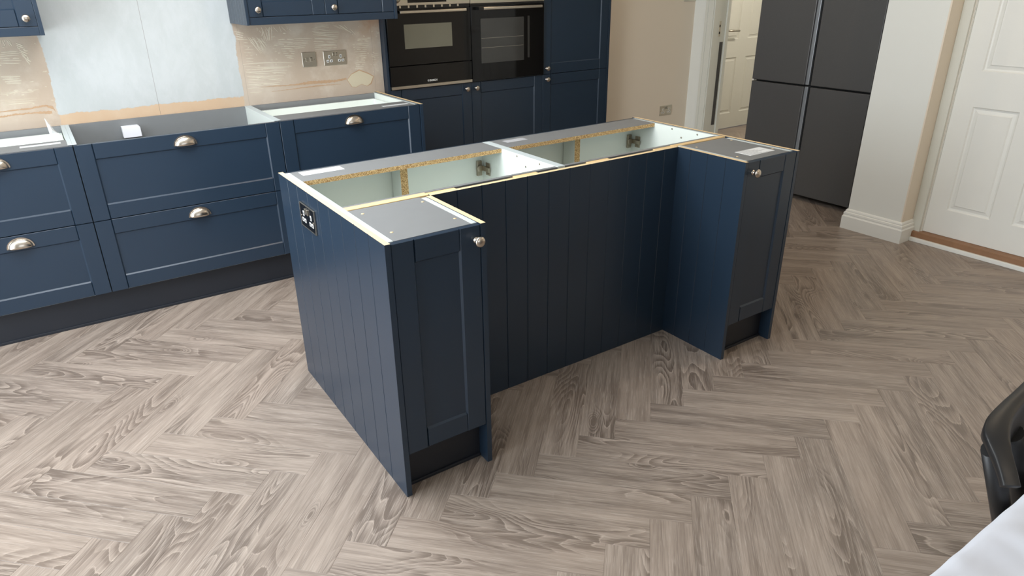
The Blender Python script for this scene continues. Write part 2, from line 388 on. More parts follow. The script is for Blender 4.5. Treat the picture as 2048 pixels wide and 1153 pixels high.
for i in range(70):   # small dabs
    x, z = random.choice([(random.uniform(.34,.62), random.uniform(1.0,1.3)), (random.uniform(1.0,1.19), random.uniform(1.0,1.28)), (random.uniform(-.85,-.64), random.uniform(.98,1.3))])
    L = random.uniform(.005, .022); ridge(rm, x, z, x+L, z+random.uniform(-.004, .004), random.uniform(.003, .008))
tag(rm.build('adhesive_ridges', 'adhesive', wall_back), kind='stuff')
def flat_patch(name, pts, mat, h=.0015):
    c = Vector((sum(p[0] for p in pts)/len(pts), YW-h, sum(p[1] for p in pts)/len(pts))); n = len(pts)
    fr = [Vector((x, YW-h*.6, z)) for x, z in pts]; bk = [Vector((x, YW+.001, z)) for x, z in pts]
    mb = MB().add([c]+fr+bk, [(0, 1+(i+1) % n, 1+i) for i in range(n)]+[(1+i, 1+(i+1) % n, 1+n+(i+1) % n, 1+n+i) for i in range(n)])
    return mb.build(name, mat, wall_back)
flat_patch('filler_rim', [(.956,.964),(.987,.998),(1.043,1.022),(1.104,.997),(1.142,.973),(1.119,.925),(1.087,.914),(1.051,.93),(1.012,.913),(.984,.919)], 'streak', .0008)
flat_patch('filler_patch', [(.959,.964),(.989,.995),(1.044,1.015),(1.1,.991),(1.135,.971),(1.113,.931),(1.087,.917),(1.051,.932),(1.012,.916),(.986,.921)], 'filler', .0022)
def streak(name, line, widths, mat='streak'):
    top = [(x, z+wd/2+random.uniform(-.001, .001)) for (x, z), wd in zip(line, widths)]; bot = [(x, z-wd/2) for (x, z), wd in zip(line, widths)]
    mb = MB(); h = .0009
    for i in range(len(line)-1):
        q = [top[i], top[i+1], bot[i+1], bot[i]]
        mb.add([(x, YW-h, z) for x, z in q], [(0, 1, 2, 3)])
    return mb.build(name, mat, wall_back)
def dense(line, widths, n=14):
    L, W = [], []
    for i in range(len(line)-1):
        for k in range(n):
            t = k/n; L.append((line[i][0]+(line[i+1][0]-line[i][0])*t, line[i][1]+(line[i+1][1]-line[i][1])*t+random.uniform(-.0012, .0012))); W.append((widths[i]+(widths[i+1]-widths[i])*t)*random.uniform(.7, 1.25))
    return L, W
streak('plaster_streak', *dense([(.413,.97),(.624,.964),(.717,.969),(.801,.967),(.872,.965),(.96,.973)], [.001,.007,.016,.018,.014,.008]))
streak('plaster_streak', *dense([(.477,.937),(.625,.942),(.763,.946),(.926,.943)], [.001,.004,.006,.001]))
streak('plaster_streak', *dense([(-1.2,.93),(-.873,.941),(-.813,.947),(-.725,.946),(-.645,.94)], [.004,.007,.007,.007,.018]))
streak('plaster_streak', *dense([(-1.2,.962),(-.867,.966),(-.738,.969),(-.672,.977),(-.640,.962),(-.634,.945)], [.003,.005,.007,.008,.016,.012]))

# glazed doors (left) and window (behind the viewer): frames, mullions and panes
gd = struct('window_1', MB().box(-3.3, -3.2, -1.9, 2.2, 0, .06).box(-3.3, -3.2, -1.9, 2.2, 2.2, 2.25), 'frame_white')
for i in range(6):
    y = -1.9 + i*.82 - (.0 if i == 0 else .03); struct('window_frame', MB().box(-3.29, -3.21, y, y+.06 if i < 5 else 2.2, .06, 2.2), 'frame_white', .004, gd)
for i in range(5):
    struct('pane', MB().box(-3.26, -3.25, -1.84+i*.82-(.03 if i else 0), -1.9+(i+1)*.82-.03, .06, 2.2), 'glass', 0, gd)
gw = struct('window_2', MB().box(-1.95, .75, -4.7, -4.6, .8, .85).box(-1.95, .75, -4.7, -4.6, 2.05, 2.1).box(-1.95, -1.89, -4.7, -4.6, .85, 2.05).box(.69, .75, -4.7, -4.6, .85, 2.05).box(-.63, -.57, -4.7, -4.6, .85, 2.05), 'frame_white')
struct('pane', MB().box(-1.89, -.63, -4.66, -4.65, .85, 2.05), 'glass', 0, gw); struct('pane', MB().box(-.57, .69, -4.66, -4.65, .85, 2.05), 'glass', 0, gw)

# skirting with a moulded top, on the pillar
def skirting(name, p0, along, out, length, m0=0, m1=0, m='white_paint'):
    """m0, m1: +1 where the end is mitred round an outside corner."""
    prof = [(0,0),(.022,0),(.022,.082),(.0185,.086),(.016,.092),(.0175,.098),(.016,.108),(.010,.112),(.0105,.118),(.008,.125),(.004,.13),(0,.13)]
    p0, L, O, Z = Vector(p0), Vector(along), Vector(out), Vector((0,0,1)); n = len(prof)
    vs = [p0+O*a+Z*b-L*(a*m0) for a, b in prof]+[p0+O*a+Z*b+L*(length+a*m1) for a, b in prof]
    fs = [(i, (i+1) % n, n+(i+1) % n, n+i) for i in range(n)]+[tuple(reversed(range(n))), tuple(range(n, 2*n))]
    if O.cross(Z).dot(L) < 0: fs = [tuple(reversed(f)) for f in fs]
    return struct(name, MB().add(vs, fs), m)
skirting('baseboard_pillar', (3.516, .322, 0), (0,1,0), (-1,0,0), .346, 1, 1)
skirting('baseboard_return', (3.516, .322, 0), (1,0,0), (0,-1,0), .124, 1, 0)
struct('wall_frame_side', MB().box(3.66, 3.70, .262, .322, 0, 2.06), 'pillar')
skirting('baseboard_alcove', (4.55, .668, 0), (-1,0,0), (0,1,0), 1.034, 0, 1)
skirting('baseboard_rear', (3.11, 2.72, 0), (1,0,0), (0,-1,0), 1.08)
skirting('baseboard_right', (3.66, -4.6, 0), (0,1,0), (-1,0,0), 3.95)
skirting('baseboard_hall', (4.37, 3.30, 0), (1,0,0), (0,-1,0), .72)

# panelled doors: leaf with six moulded panels
def panel_door(name, o, along, out, width, height, panels, mat='white_paint', th=.04):
    """o: bottom corner of the face; along: unit vector across the leaf; out: towards the viewer."""
    A, N, Z = Vector(along), Vector(out), Vector((0,0,1)); o = Vector(o)
    xs = sorted(set([0, width]+[p[0] for p in panels]+[p[1] for p in panels])); zs = sorted(set([0, height]+[p[2] for p in panels]+[p[3] for p in panels]))
    leaf = MB(); P = lambda a, z, d=0: o + A*a + Z*z + N*d
    for i in range(len(xs)-1):
        for k in range(len(zs)-1):
            cx, cz = (xs[i]+xs[i+1])/2, (zs[k]+zs[k+1])/2
            if any(p[0] < cx < p[1] and p[2] < cz < p[3] for p in panels): continue
            leaf.add([P(xs[i],zs[k]),P(xs[i+1],zs[k]),P(xs[i+1],zs[k+1]),P(xs[i],zs[k+1])], [(0,1,2,3)])
    c8 = [P(a, z, d) for d in (0, -th) for a, z in ((0,0),(width,0),(width,height),(0,height))]
    leaf.add(c8, [(0,4,5,1),(1,5,6,2),(2,6,7,3),(3,7,4,0),(4,7,6,5)])
    d = struct(name, leaf, mat)
    for a0, a1, z0, z1 in panels:
        m = MB(); rings = [(0,0),(.006,-.007),(.014,-.009),(.030,-.006),(.036,-.002),(.040,-.0025)]
        pts = []
        for i, dep in rings: pts += [P(a0+i,z0+i,dep),P(a1-i,z0+i,dep),P(a1-i,z1-i,dep),P(a0+i,z1-i,dep)]
        fs = []
        for r in range(len(rings)-1):
            for k in range(4): fs.append((r*4+k, r*4+(k+1) % 4, r*4+4+(k+1) % 4, r*4+4+k))
        b = (len(rings)-1)*4; fs.append((b, b+1, b+2, b+3)); m.add(pts, fs); m.build('door_panel', mat, d)
    return d
six = lambda s, w, mu: [(s, s+w, .16, .768), (s+w+mu, s+w+mu+w, .16, .768), (s, s+w, .962, 1.62), (s+w+mu, s+w+mu+w, .962, 1.62), (s, s+w, 1.70, 1.88), (s+w+mu, s+w+mu+w, 1.70, 1.88)]
d1 = panel_door('door_1', (3.672, .262, .062), (0,-1,0), (-1,0,0), .776, 1.96, six(.103, .233, .11))
t1 = struct('trim_1', MB().box(3.640, 3.66, .268, .322, 0, 2.12).box(3.640, 3.66, -.575, -.522, 0.03, 2.12).box(3.640, 3.66, -.522, .268, 2.06, 2.12), 'frame_white', .003)
struct('door_stop', MB().box(3.655, 3.69, .264, .300, .06, 2.05).box(3.655, 3.69, -.56, -.518, .06, 2.05), 'cream', .001, t1)
t3 = struct('trim_3', MB().box(3.618, 3.70, -.575, .322, 0.026, .060), 'woodsill', .002)
struct('threshold_strip', MB().box(3.604, 3.69, -.575, .300, 0, .026), 'white_paint', .003, t3)
hp = MB().tube((3.672, -.45, 1.0), (3.632, -.45, 1.0), .011).tube((3.632, -.45, 1.0), (3.632, -.34, 1.0), .009)
hp.build('door_handle', 'steel', d1)
# hall door seen through the doorway
P6 = [(.10,.30,.16,.738),(.445,.645,.16,.738),(.10,.30,.92,1.56),(.445,.645,.92,1.56),(.10,.30,1.66,1.84),(.445,.645,1.66,1.84)]
d2 = panel_door('door_2', (5.222, 3.27, .008), (1,0,0), (0,-1,0), .762, 1.98, P6, 'frame_white')
hm = MB().lathe([(.026,0),(.026,.008)], (5.29, 3.27, 1.02), (0,-1,0), 20).tube((5.29, 3.27, 1.02), (5.29, 3.215, 1.02), .009).tube((5.285, 3.215, 1.02), (5.455, 3.215, 1.012), .011)
hm.build('door_handle', 'steel', d2)
struct('trim_4', MB().box(5.10, 5.215, 3.262, 3.31, 0, 2.1).box(5.99, 6.09, 3.262, 3.31, 0, 2.1).box(5.215, 5.99, 3.262, 3.31, 1.995, 2.1), 'frame_white', .003)
# kitchen doorway: architrave on the wall, lining, strike plate and strip
t2 = struct('trim_2', MB().box(4.182, 4.2, 2.50, 2.58, 0, 2.12).box(4.176, 4.2, 2.555, 2.58, 0, 2.12).box(4.182, 4.2, 1.76, 1.80, 0, 2.12).box(4.182, 4.2, 1.80, 2.50, 2.06, 2.12), 'frame_white', .003)
struct('lining', MB().box(4.19, 4.375, 2.49, 2.52, 0, 2.06), 'frame_white', .003, t2)
struct('lining_stop', MB().box(4.338, 4.375, 2.475, 2.49, 0, 2.06), 'frame_white', .002, t2)
struct('smoke_strip', MB().box(4.288, 4.328, 2.4885, 2.4905, .30, 1.01), 'black_strip', 0, t2)
sp = struct('strike_plate', MB().box(4.258, 4.284, 2.4880, 2.4905, 1.055, 1.18), 'steel', .0008, t2)
struct('latch_hole', MB().box(4.264, 4.278, 2.4874, 2.489, 1.075, 1.095).box(4.264, 4.278, 2.4874, 2.489, 1.13, 1.15), 'hole', 0, sp)

# ------------------------------------------------------------------ shared small parts
def knob_mesh():
    p = [(.0105,0),(.0105,.003),(.0085,.0045),(.0065,.008),(.0062,.014),(.0085,.0175),(.0145,.020),(.0168,.0225),(.0165,.026),(.0135,.0290),(.0085,.0308),(.003,.0316)]
    return MB().lathe(p, (0,0,0), (0,-1,0), 28).mesh('knob', 'nickel')
def cup_mesh():
    mb = MB(); a, h, d = .0475, .042, .024; NU, NV = 22, 8; vs = []
    for i in range(NU+1):
        u = math.pi*i/NU
        for j in range(NV+1):
            v = math.pi/2*j/NV; vs.append((a*math.cos(u), -d*math.sin(u)**.8*math.cos(v), h*math.sin(u)**.9*math.sin(v)) if 0 < i < NU else (a*math.cos(u), 0, 0))
    fs = [(i*(NV+1)+j, i*(NV+1)+j+1, (i+1)*(NV+1)+j+1, (i+1)*(NV+1)+j) for i in range(NU) for j in range(NV)]
    mb.add(vs, fs, 0, True)
    # inner skin, so that the pull is a hollow cup with a thick lip
    k = .93; n = len(vs); mb.add([(x*k, y*k, z*k) for x, y, z in vs], [tuple(reversed(f)) for f in fs], 0, True)
    lip = []
    for i in range(NU): lip.append((i*(NV+1), (i+1)*(NV+1), n+(i+1)*(NV+1), n+i*(NV+1)))
    for f in lip: mb.f.append(list(f)); mb.m.append(0); mb.sm.append(False)
    # flat flange against the drawer
    rg = []; 
    for i in range(NU+1):
        u = math.pi*i/NU
        for s_, y in ((1.0, -.0028), (1.115, -.0028), (1.13, 0)): rg.append((a*s_*math.cos(u), y, h*(s_+.02)*math.sin(u)))
    fs = []
    for i in range(NU):
        for j in range(2): fs.append((i*3+j, i*3+j+1, (i+1)*3+j+1, (i+1)*3+j))
    mb.add(rg, fs, 0, False)
    return mb.mesh('cup_handle', 'nickel')
KNOB, CUP = knob_mesh(), cup_mesh()

def shaker(parent, name, x0, x1, z0, z1, yf, face=-1, st=.072, th=.021, mat='navy'):
    """a framed front: the part is the recessed centre panel, its stiles and rails are sub-parts. face -1 looks to -Y."""
    s = -face     # depth runs away from the viewer
    Y = lambda d: yf + s*d
    bx = lambda mb, a, b, c, d, e, f: mb.box(a, b, min(c, d), max(c, d), e, f)
    p = bx(MB(), x0+st-.012, x1-st+.012, Y(.0065), Y(th-.002), z0+st-.012, z1-st+.012).build(name, mat, parent)
    ch, dp = .0060, .0065
    prof = [(0,th),(0,.0012),(.0012,0),(st-ch,0),(st,dp),(st,th)]
    N = Vector((0, s, 0))
    for nm, o, A, L, ln in (('stile', (x0, yf, z0), (1,0,0), (0,0,1), z1-z0), ('stile', (x1, yf, z0), (-1,0,0), (0,0,1), z1-z0),
                            ('rail', (x0+st-.0004, yf, z0), (0,0,1), (1,0,0), x1-x0-2*st+.0008), ('rail', (x0+st-.0004, yf, z1), (0,0,-1), (1,0,0), x1-x0-2*st+.0008)):
        if nm == 'rail': o = (o[0], yf+s*.0004, o[2])
        MB().prism(prof, o, A, N, L, ln).build(nm, mat, p)
    return p
def knob(door, x, z, yf): return put('knob', KNOB, door, (x, yf, z))
def cup(door, x, z, yf): return put('cup_handle', CUP, door, (x, yf, z))

def board_panel(name, loc, label, grooves, place, cat='end panel', z1=.87, z0=0.0, th=.018, sub=None):
    """tongue-and-groove panel: every board a part. place(a, d) -> (x, y) with a along the panel and d its depth."""
    t = sub if sub else thing(name, loc, label, cat)
    g, dp = .0022, .0026
    for i in range(len(grooves)-1):
        a0, a1 = grooves[i], grooves[i+1]; l0 = 0 if i == 0 else g; l1 = 0 if i == len(grooves)-2 else g
        prof = [(a0, th), (a0, dp if l0 else 0.0)] + ([(a0+l0, 0)] if l0 else []) + [(a1-l1, 0)] + ([(a1, dp)] if l1 else []) + [(a1, th)]
        mb = MB(); n = len(prof); vs = [Vector((*place(a, d), z0)) for a, d in prof]+[Vector((*place(a, d), z1)) for a, d in prof]
        fs = [(k, (k+1) % n, n+(k+1) % n, n+k) for k in range(n)]
        area2 = sum(vs[k].x*vs[(k+1) % n].y-vs[(k+1) % n].x*vs[k].y for k in range(n))
        caps = [tuple(reversed(range(n))), tuple(range(n, 2*n))]
        if area2 < 0: fs = [tuple(reversed(f)) for f in fs]; caps = [tuple(reversed(f)) for f in caps]
        mb.add(vs, fs+caps, [0]*n+[0, 1]); mb.build('board', ['navy', 'raw'], t)
    return t

# ------------------------------------------------------------------ THE ISLAND
H = .87; XR = 1.843; YB = .957; X1 = .326; X2 = 1.505; YI = .344
gl = [0, .112, .217, .323, .429, .53, .634, .743, .851, YB]
board_panel('end_panel', (0, .48, 0), 'navy grooved board end panel of the island, carrying the double socket', gl, lambda a, d: (d, a))
board_panel('end_panel', (XR, .48, 0), 'navy grooved board end panel on the island side towards the fridge', gl, lambda a, d: (XR-d, a))
gb = [X1, .428, .528, .627, .724, .823, .923, 1.024, 1.122, 1.223, 1.324, 1.425, X2]
bp_ = board_panel('back_panel', (.91, YI, 0), 'long dark navy grooved panel between the two island pedestals', gb, lambda a, d: (a, YI+d), 'panel')
gi = [0, .094, .185, .274, YI]
board_panel('grooved_panel', (X2, .17, 0), 'blue grooved side panel facing the knee recess, on the right pedestal', gi, lambda a, d: (X2+d, a), 'panel')
board_panel('grooved_panel', (X1, .17, 0), 'navy grooved side panel on the recess side of the left pedestal', gi, lambda a, d: (X1-d, a), 'panel')
for x0, x1 in ((.3268,.443), (.69,.795), (1.039,1.15), (1.403,1.505)):
    MB().box(x0, x1, .3625, .3915, .74, .866).build('batten', 'pine', bp_, .001)

def label_sticker(parent, x0, x1, y0, y1, z, name='sticker'):
    st = MB().box(x0, x1, y0, y1, z, z+.0006).build(name, 'paper', parent); lines = MB(); n = max(3, int((y1-y0)/.008))
    for i in range(n):
        yy = y1-(i+.5)*(y1-y0)/n; lines.box(x0+.006, x0+.006+(x1-x0-.012)*random.uniform(.45, 1), yy-.0012, yy+.0012, z+.0006, z+.0009)
    tag(lines.build('print_lines', 'ink', st), kind='stuff'); return st

def pedestal(x0, x1, label, knobx, sticker):
    """slim cabinet between its two side panels; x0,x1 are the inner faces of the panels."""
    t = thing('pedestal_cabinet', ((x0+x1)/2, .18, 0), label, 'cabinet'); e = .018
    MB().box(x0+.0005, x0+e, .022, .392, .15, .868).build('side', ['melamine'], t)
    MB().box(x1-e, x1-.0005, .022, .342, .15, .868).build('side', ['melamine'], t)
    for s_ in t.children: s_.data.materials.append(M['edge']); s_.data.polygons[1].material_index = 1
    top = MB().box(x0+e, x1-e, .022, .355, .850, .8672).build('top', 'grey', t)
    MB().box(x0+e, x1-e, .022, .342, .15, .168).build('bottom', 'melamine', t)
    for hx, hy in ((x0+.047, .092), (x0+.047, .302), (x1-.034, .092), (x1-.034, .302)):
        MB().lathe([(.0052, 0), (.0052, .0009)], (hx, hy, .8670), (0,0,1), 14).build('plug', 'raw', top)
    d = shaker(t, 'door', x0+.002, x1-.002, .16, .866, .0012)
    knob(d, knobx, .822 if knobx < 1 else .824, .0012)
    if sticker: label_sticker(top, 1.619, 1.773, .068, .145, .8672)
    pl = thing('plinth', ((x0+x1)/2, .055, 0), 'short dark plinth under the ' + ('left' if x0 < 1 else 'right') + ' island pedestal door', 'plinth')
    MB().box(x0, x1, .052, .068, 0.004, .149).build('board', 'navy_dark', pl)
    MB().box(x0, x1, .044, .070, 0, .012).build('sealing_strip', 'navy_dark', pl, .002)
    return t
pL = pedestal(.018, .308, 'slim navy cabinet at the near end of the island beside the socket', .292, False)
MB().box(.0365, .3258, .3585, .3915, .80, .869).build('batten', 'pine', pL, .001)
pR = pedestal(1.523, 1.825, 'slim dark cabinet at the far end of the island nearest the fridge', 1.556, True)
MB().box(1.5055, 1.8245, .3635, .3915, .80, .8685).build('batten', 'pine', pR, .001)

def base_unit(x0, x1, label, sticker):
    t = thing('base_cabinet', ((x0+x1)/2, .67, 0), label, 'cabinet'); e = .018
    for a in (x0, x1-e):
        s_ = MB().box(a+.0003, a+e-.0003, .3925, .935, .15, .8685, 0, top=1).build('side', ['melamine', 'edge'], t)
        if a > x0:
            for y, z in ((.665, .858), (.508, .856), (.603, .826)):
                MB().lathe([(.0042, 0), (.0042, .0008)], (a+.0003, y, z), (-1,0,0), 12).build('screw', 'hinge', s_)
    MB().box(x0+e, x1-e, .3925, .410, .15, .867, 0, back=1).build('back', ['grey', 'melamine'], t)
    MB().box(x0+e, x1-e, .41, .935, .15, .168).build('bottom', 'melamine', t)
    r = MB().box(x0+e, x1-e, .781, .935, .851, .8682, 0, front=1).build('rail', ['grey', 'chip'], t)
    c = (x0+x1)/2; MB().box(c-.016, c+.016, .845, .93, .168, .851, 0, front=1).build('post', ['melamine', 'chip'], t)
    for a, b, kx in ((x0+.002, c-.0015, c-.035), (c+.0015, x1-.002, c+.035)):
        d = shaker(t, 'door', a, b, .16, .866, YB, face=1); d.data.materials.clear(); d.data.materials.append(M['navy'])
        MB().box(a+.001, b-.001, YB-.0225, YB-.0205, .161, .865).build('door_lining', 'melamine', d)
        kb = put('knob', KNOB, d, (kx, YB, .80), (0, 0, math.pi))
    hx = x1-e
    for hz in (.757, .26):
        h = MB().box(hx-.036, hx-.012, .922, .9345, hz-.034, hz+.034).build('hinge', 'hinge', t, .002)
        MB().lathe([(.0165, 0), (.0165, .004), (.012, .005)], (hx-.024, .922, hz), (0,-1,0), 18).build('hinge_cup', 'hinge', h)
        MB().box(hx-.014, hx-.004, .866, .922, hz-.010, hz+.010).build('hinge_arm', 'hinge', h, .002)
        MB().box(hx-.004, hx-.0005, .872, .905, hz-.028, hz+.028).lathe([(.004, 0), (.003, .003)], (hx-.004, .888, hz+.02), (-1,0,0), 10).lathe([(.004, 0), (.003, .003)], (hx-.004, .888, hz-.02), (-1,0,0), 10).build('mounting_plate', 'hinge', h, .001)
    if sticker: label_sticker(r, .066, .228, .862, .918, .8682)
    else:
        MB().box(.985, 1.095, .86, .905, .8682, .8686).build('printed_mark', 'ink', r)
    return t
base_unit(.0182, .918, 'open topped island cabinet at the socket end, white sticker on its rail', True)
base_unit(.918, 1.8248, 'open topped island cabinet at the fridge end, no sticker on its rail', False)
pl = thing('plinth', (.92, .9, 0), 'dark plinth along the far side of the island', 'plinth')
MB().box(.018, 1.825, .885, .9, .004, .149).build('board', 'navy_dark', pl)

# sockets: plate, rockers, pin inserts, screws
def socket(name, loc, label, face, kind='double', plate_mat='plate'):
    """built facing -Y at the origin, then turned: face 'y' (towards -Y) or 'x' (towards -X)."""
    t = thing(name, loc, label, 'socket'); 
    if face == 'x': t.rotation_euler = (0, 0, -math.pi/2)
    o = origin(t); W = .147 if kind == 'double' else .087; Hh = .086
    bx = lambda a, b, c, d, e, f: MB().box(o.x+a, o.x+b, o.y+c, o.y+d, o.z+e, o.z+f)
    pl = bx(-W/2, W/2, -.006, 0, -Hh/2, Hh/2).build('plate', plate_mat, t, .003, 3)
    if plate_mat != 'plate':
        bx(-W/2, W/2, -.0066, -.001, Hh/2-.002, Hh/2+.0008).build('rim', 'steel', pl, .0006); bx(-W/2, W/2, -.0066, -.001, -Hh/2-.0008, -Hh/2+.002).build('rim', 'steel', pl, .0006)
        bx(-W/2-.0008, -W/2+.002, -.0066, -.001, -Hh/2, Hh/2).build('rim', 'steel', pl, .0006); bx(W/2-.002, W/2+.0008, -.0066, -.001, -Hh/2, Hh/2).build('rim', 'steel', pl, .0006)
    def pin(cx, cz, w_, h_):
        p = bx(cx-w_/2, cx+w_/2, -.0068, -.004, cz-h_/2, cz+h_/2).build('pin_insert', 'pin', pl, .0016)
        bx(cx-w_*.2, cx+w_*.2, -.0072, -.006, cz-h_*.27, cz+h_*.2).build('pin_slot', 'hole', p)
    for sx in (-1, 1):
        xs = sx*(W/2-.0135); MB().lathe([(.0032, 0), (.0032, .0012), (.002, .0018)], (o.x+xs, o.y-.006, o.z+(.0 if kind != 'double' else -.003)), (0,-1,0), 12).build('screw', 'hinge', pl)
    if kind == 'double':
        for sx in (-1, 1):
            cx = sx*.037; pin(cx, .009, .013, .019); pin(cx-.0115, -.016, .0165, .0155); pin(cx+.0115, -.016, .0165, .0155)
            r = bx(sx*.0095-.0065, sx*.0095+.0065, -.0105, -.004, .012, .033).build('rocker', 'steel', pl, .0016)
            bx(sx*.0095-.005, sx*.0095+.005, -.0110, -.0100, .0285, .0310).build('rocker_mark', 'hole', r)
            bx(sx*.0095-.005, sx*.0095+.005, -.0110, -.0100, .0135, .0155).build('rocker_mark', 'hole', r)
    else:
        r = bx(.004, .019, -.0105, -.004, -.012, .012).build('rocker', 'steel', pl, .0016)
        bx(.006, .017, -.0112, -.0100, .0085, .0110).build('rocker_mark', 'hole', r)
        bx(-.022, -.006, -.0085, -.004, -.011, .011).build('fuse_carrier', 'steel', pl, .0012)
    return t
socket('double_socket', (0, .643, .775), 'shiny double plug socket with white pin holes on island end panel', 'x', plate_mat='plate_dark_reflect')
socket('double_socket', (.893, YW, 1.103), 'brushed steel double socket on bare plaster under the wall cupboards', 'y')
socket('fused_switch', (.729, YW, 1.104), 'square steel fused switch beside the double socket on plaster', 'y', 'single')
socket('double_socket', (3.935, 2.72, .44), 'grey steel double socket low on the beige wall by the doorway', 'y')
socket('light_switch', (4.13, 2.72, 1.378), 'steel switch plate high on the beige wall by the doorway', 'y', 'double')

# ------------------------------------------------------------------ DRAWER CABINETS ALONG THE WALL
YF = 1.9705; ZT = .879
def drawer_unit(x0, x1, label, rails, sticker=None, handle=True):
    t = thing('drawer_cabinet', ((x0+x1)/2, 2.28, 0), label, 'cabinet', None); e = .018
    for a in (x0, x1-e): MB().box(a+.0003, a+e-.0003, YF+.022, 2.585, .15, ZT-.001, 0, top=1, front=2).build('side', ['melamine', 'edge', 'navy_dark'], t)  # pale front edges coloured dark to give the shade between drawer fronts
    MB().box(x0+e, x1-e, 2.566, 2.584, .15, ZT-.002).build('back', 'grey', t)
    MB().box(x0+e, x1-e, YF+.022, 2.566, .15, .168).build('bottom', 'melamine', t)
    if rails:
        MB().box(x0+e, x1-e, YF+.022, 2.15, ZT-.018, ZT-.002).build('rail', 'grey', t)
        pass
    # drawer box, white steel
    zb, zs = (.800, .845) if rails else (.60, .76)
    b = MB(); b.box(x0+.022, x1-.022, YF+.03, 2.552, zb-.008, zb).box(x0+.022, x0+.034, YF+.03, 2.552, zb, zs).box(x1-.034, x1-.022, YF+.03, 2.552, zb, zs).box(x0+.034, x1-.034, 2.535, 2.552, zb, zs+.002)
    b.build('drawer_box', 'melamine' if rails else 'grey', t)
    for z0, z1 in ((.519, .876), (.158, .515)):
        d = shaker(t, 'drawer_front', x0+.002, x1-.002, z0, z1, YF, st=.0745)
        cup(d, (x0+x1)/2, z1-.057, YF)
    if sticker: label_sticker(t, *sticker, ZT-.002)
    return t
U0, U1, U2, UE = -.613, .3135, 1.1236, 1.144
drawer_unit(-1.214, U0, 'navy two drawer cabinet cut by the left edge of the picture', True, (-.812, -.654, 2.07, 2.105))
drawer_unit(U0, U1, 'wide navy two drawer cabinet holding a small white box', False)
drawer_unit(U1, U2, 'navy drawer cabinet next to the tall ovens, below the wall sockets', True, (.93, 1.09, 2.04, 2.07))
drawer_unit(-1.90, -1.215, 'navy two drawer cabinet at the far left end of the wall run', True)
ep = thing('end_panel', (1.134, 2.28, 0), 'plain navy end panel closing the run of drawers before the ovens', 'end panel')
MB().box(U2+.001, UE, YF-.004, 2.60, 0, ZT+.002, 0, top=1).build('board', ['navy', 'raw'], ep, .0008)
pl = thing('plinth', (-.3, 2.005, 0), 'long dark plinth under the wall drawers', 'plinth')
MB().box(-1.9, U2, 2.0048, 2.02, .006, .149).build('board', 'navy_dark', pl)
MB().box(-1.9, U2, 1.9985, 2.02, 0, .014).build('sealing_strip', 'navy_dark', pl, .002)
# small things left in the open cabinets
wb = MB(); n = 8
prof = [(0,0), (.088,0)] + [(.088-.012*(1-math.cos(math.pi/2*i/n)), .046+.012*math.sin(math.pi/2*i/n)) for i in range(n+1)] + [(0,.058)]
wb.prism(prof, (-.362, 2.515, .787), (1,0,0), (0,0,1), (0,1,0), .05)
o = wb.build('small_box', 'cardboard_white'); bevel(o, .002); tag(o, 'small white rounded box on the grey back board of the wide drawer cabinet', 'box')
pw = MB()
pts = [(-.685,2.26,.868),(-.672,2.30,.905),(-.690,2.36,.955),(-.662,2.33,.895),(-.640,2.30,.872),(-.655,2.24,.866),(-.636,2.25,.880),(-.668,2.22,.862)]
pw.add(pts, [(0,1,2),(1,3,2),(1,4,3),(0,4,1),(0,5,4),(5,6,4),(0,7,5)])
o = pw.build('plastic_scrap', 'clear'); so = o.modifiers.new('thick', 'SOLIDIFY'); so.thickness = .0008
tag(o, 'torn scrap of clear plastic standing up in the leftmost open cabinet', 'plastic scrap')

# ------------------------------------------------------------------ WALL CUPBOARDS
YU = 2.27; ZB = 1.33
def wall_unit(x0, x1, doors, label, knobs, lend=True, rend=True):
    t = thing('wall_cupboard', ((x0+x1)/2, 2.45, ZB), label, 'wall cupboard')
    MB().box(x0+.017, x1-.017, YU+.022, YW-.001, ZB+.03, 2.08).build('carcass', 'navy', t)
    if lend:
        lp = MB().box(x0+.0125, x0+.018, YU, YW-.002, ZB+.002, 2.08).build('side_panel', 'navy', t)
        board_panel('', None, '', [YU-.006, 2.325, 2.38, 2.435, 2.49, 2.545, YW-.002], lambda a, d: (x0+d, a), z0=ZB, z1=2.085, th=.0125, sub=lp)
    if rend: MB().box(x1-.017, x1, YU-.006, YW-.002, ZB, 2.085).build('side_panel', 'navy', t, .001)
    MB().box(x0+.017, x1-.017, YU+.001, YU+.02, ZB, ZB+.038).build('pelmet', 'navy', t, .0015)
    for (a, b), kx in zip(doors, knobs):
        d = shaker(t, 'door', a, b, ZB+.041, 2.075, YU, st=.075); knob(d, kx, 1.405, YU)
    MB().box(x0-.01, x1+.01, YU-.03, YW-.002, 2.085, 2.13).build('cornice', 'navy', t, .004)
wall_unit(.304, 1.166, [(.323, .7345), (.7375, 1.1485)], 'navy two door wall cupboard above the plaster sockets', (.366, .781))
wall_unit(-1.2, -.597, [(-1.183, -.6145)], 'navy single door wall cupboard at the top left corner', (-.653,), lend=False)

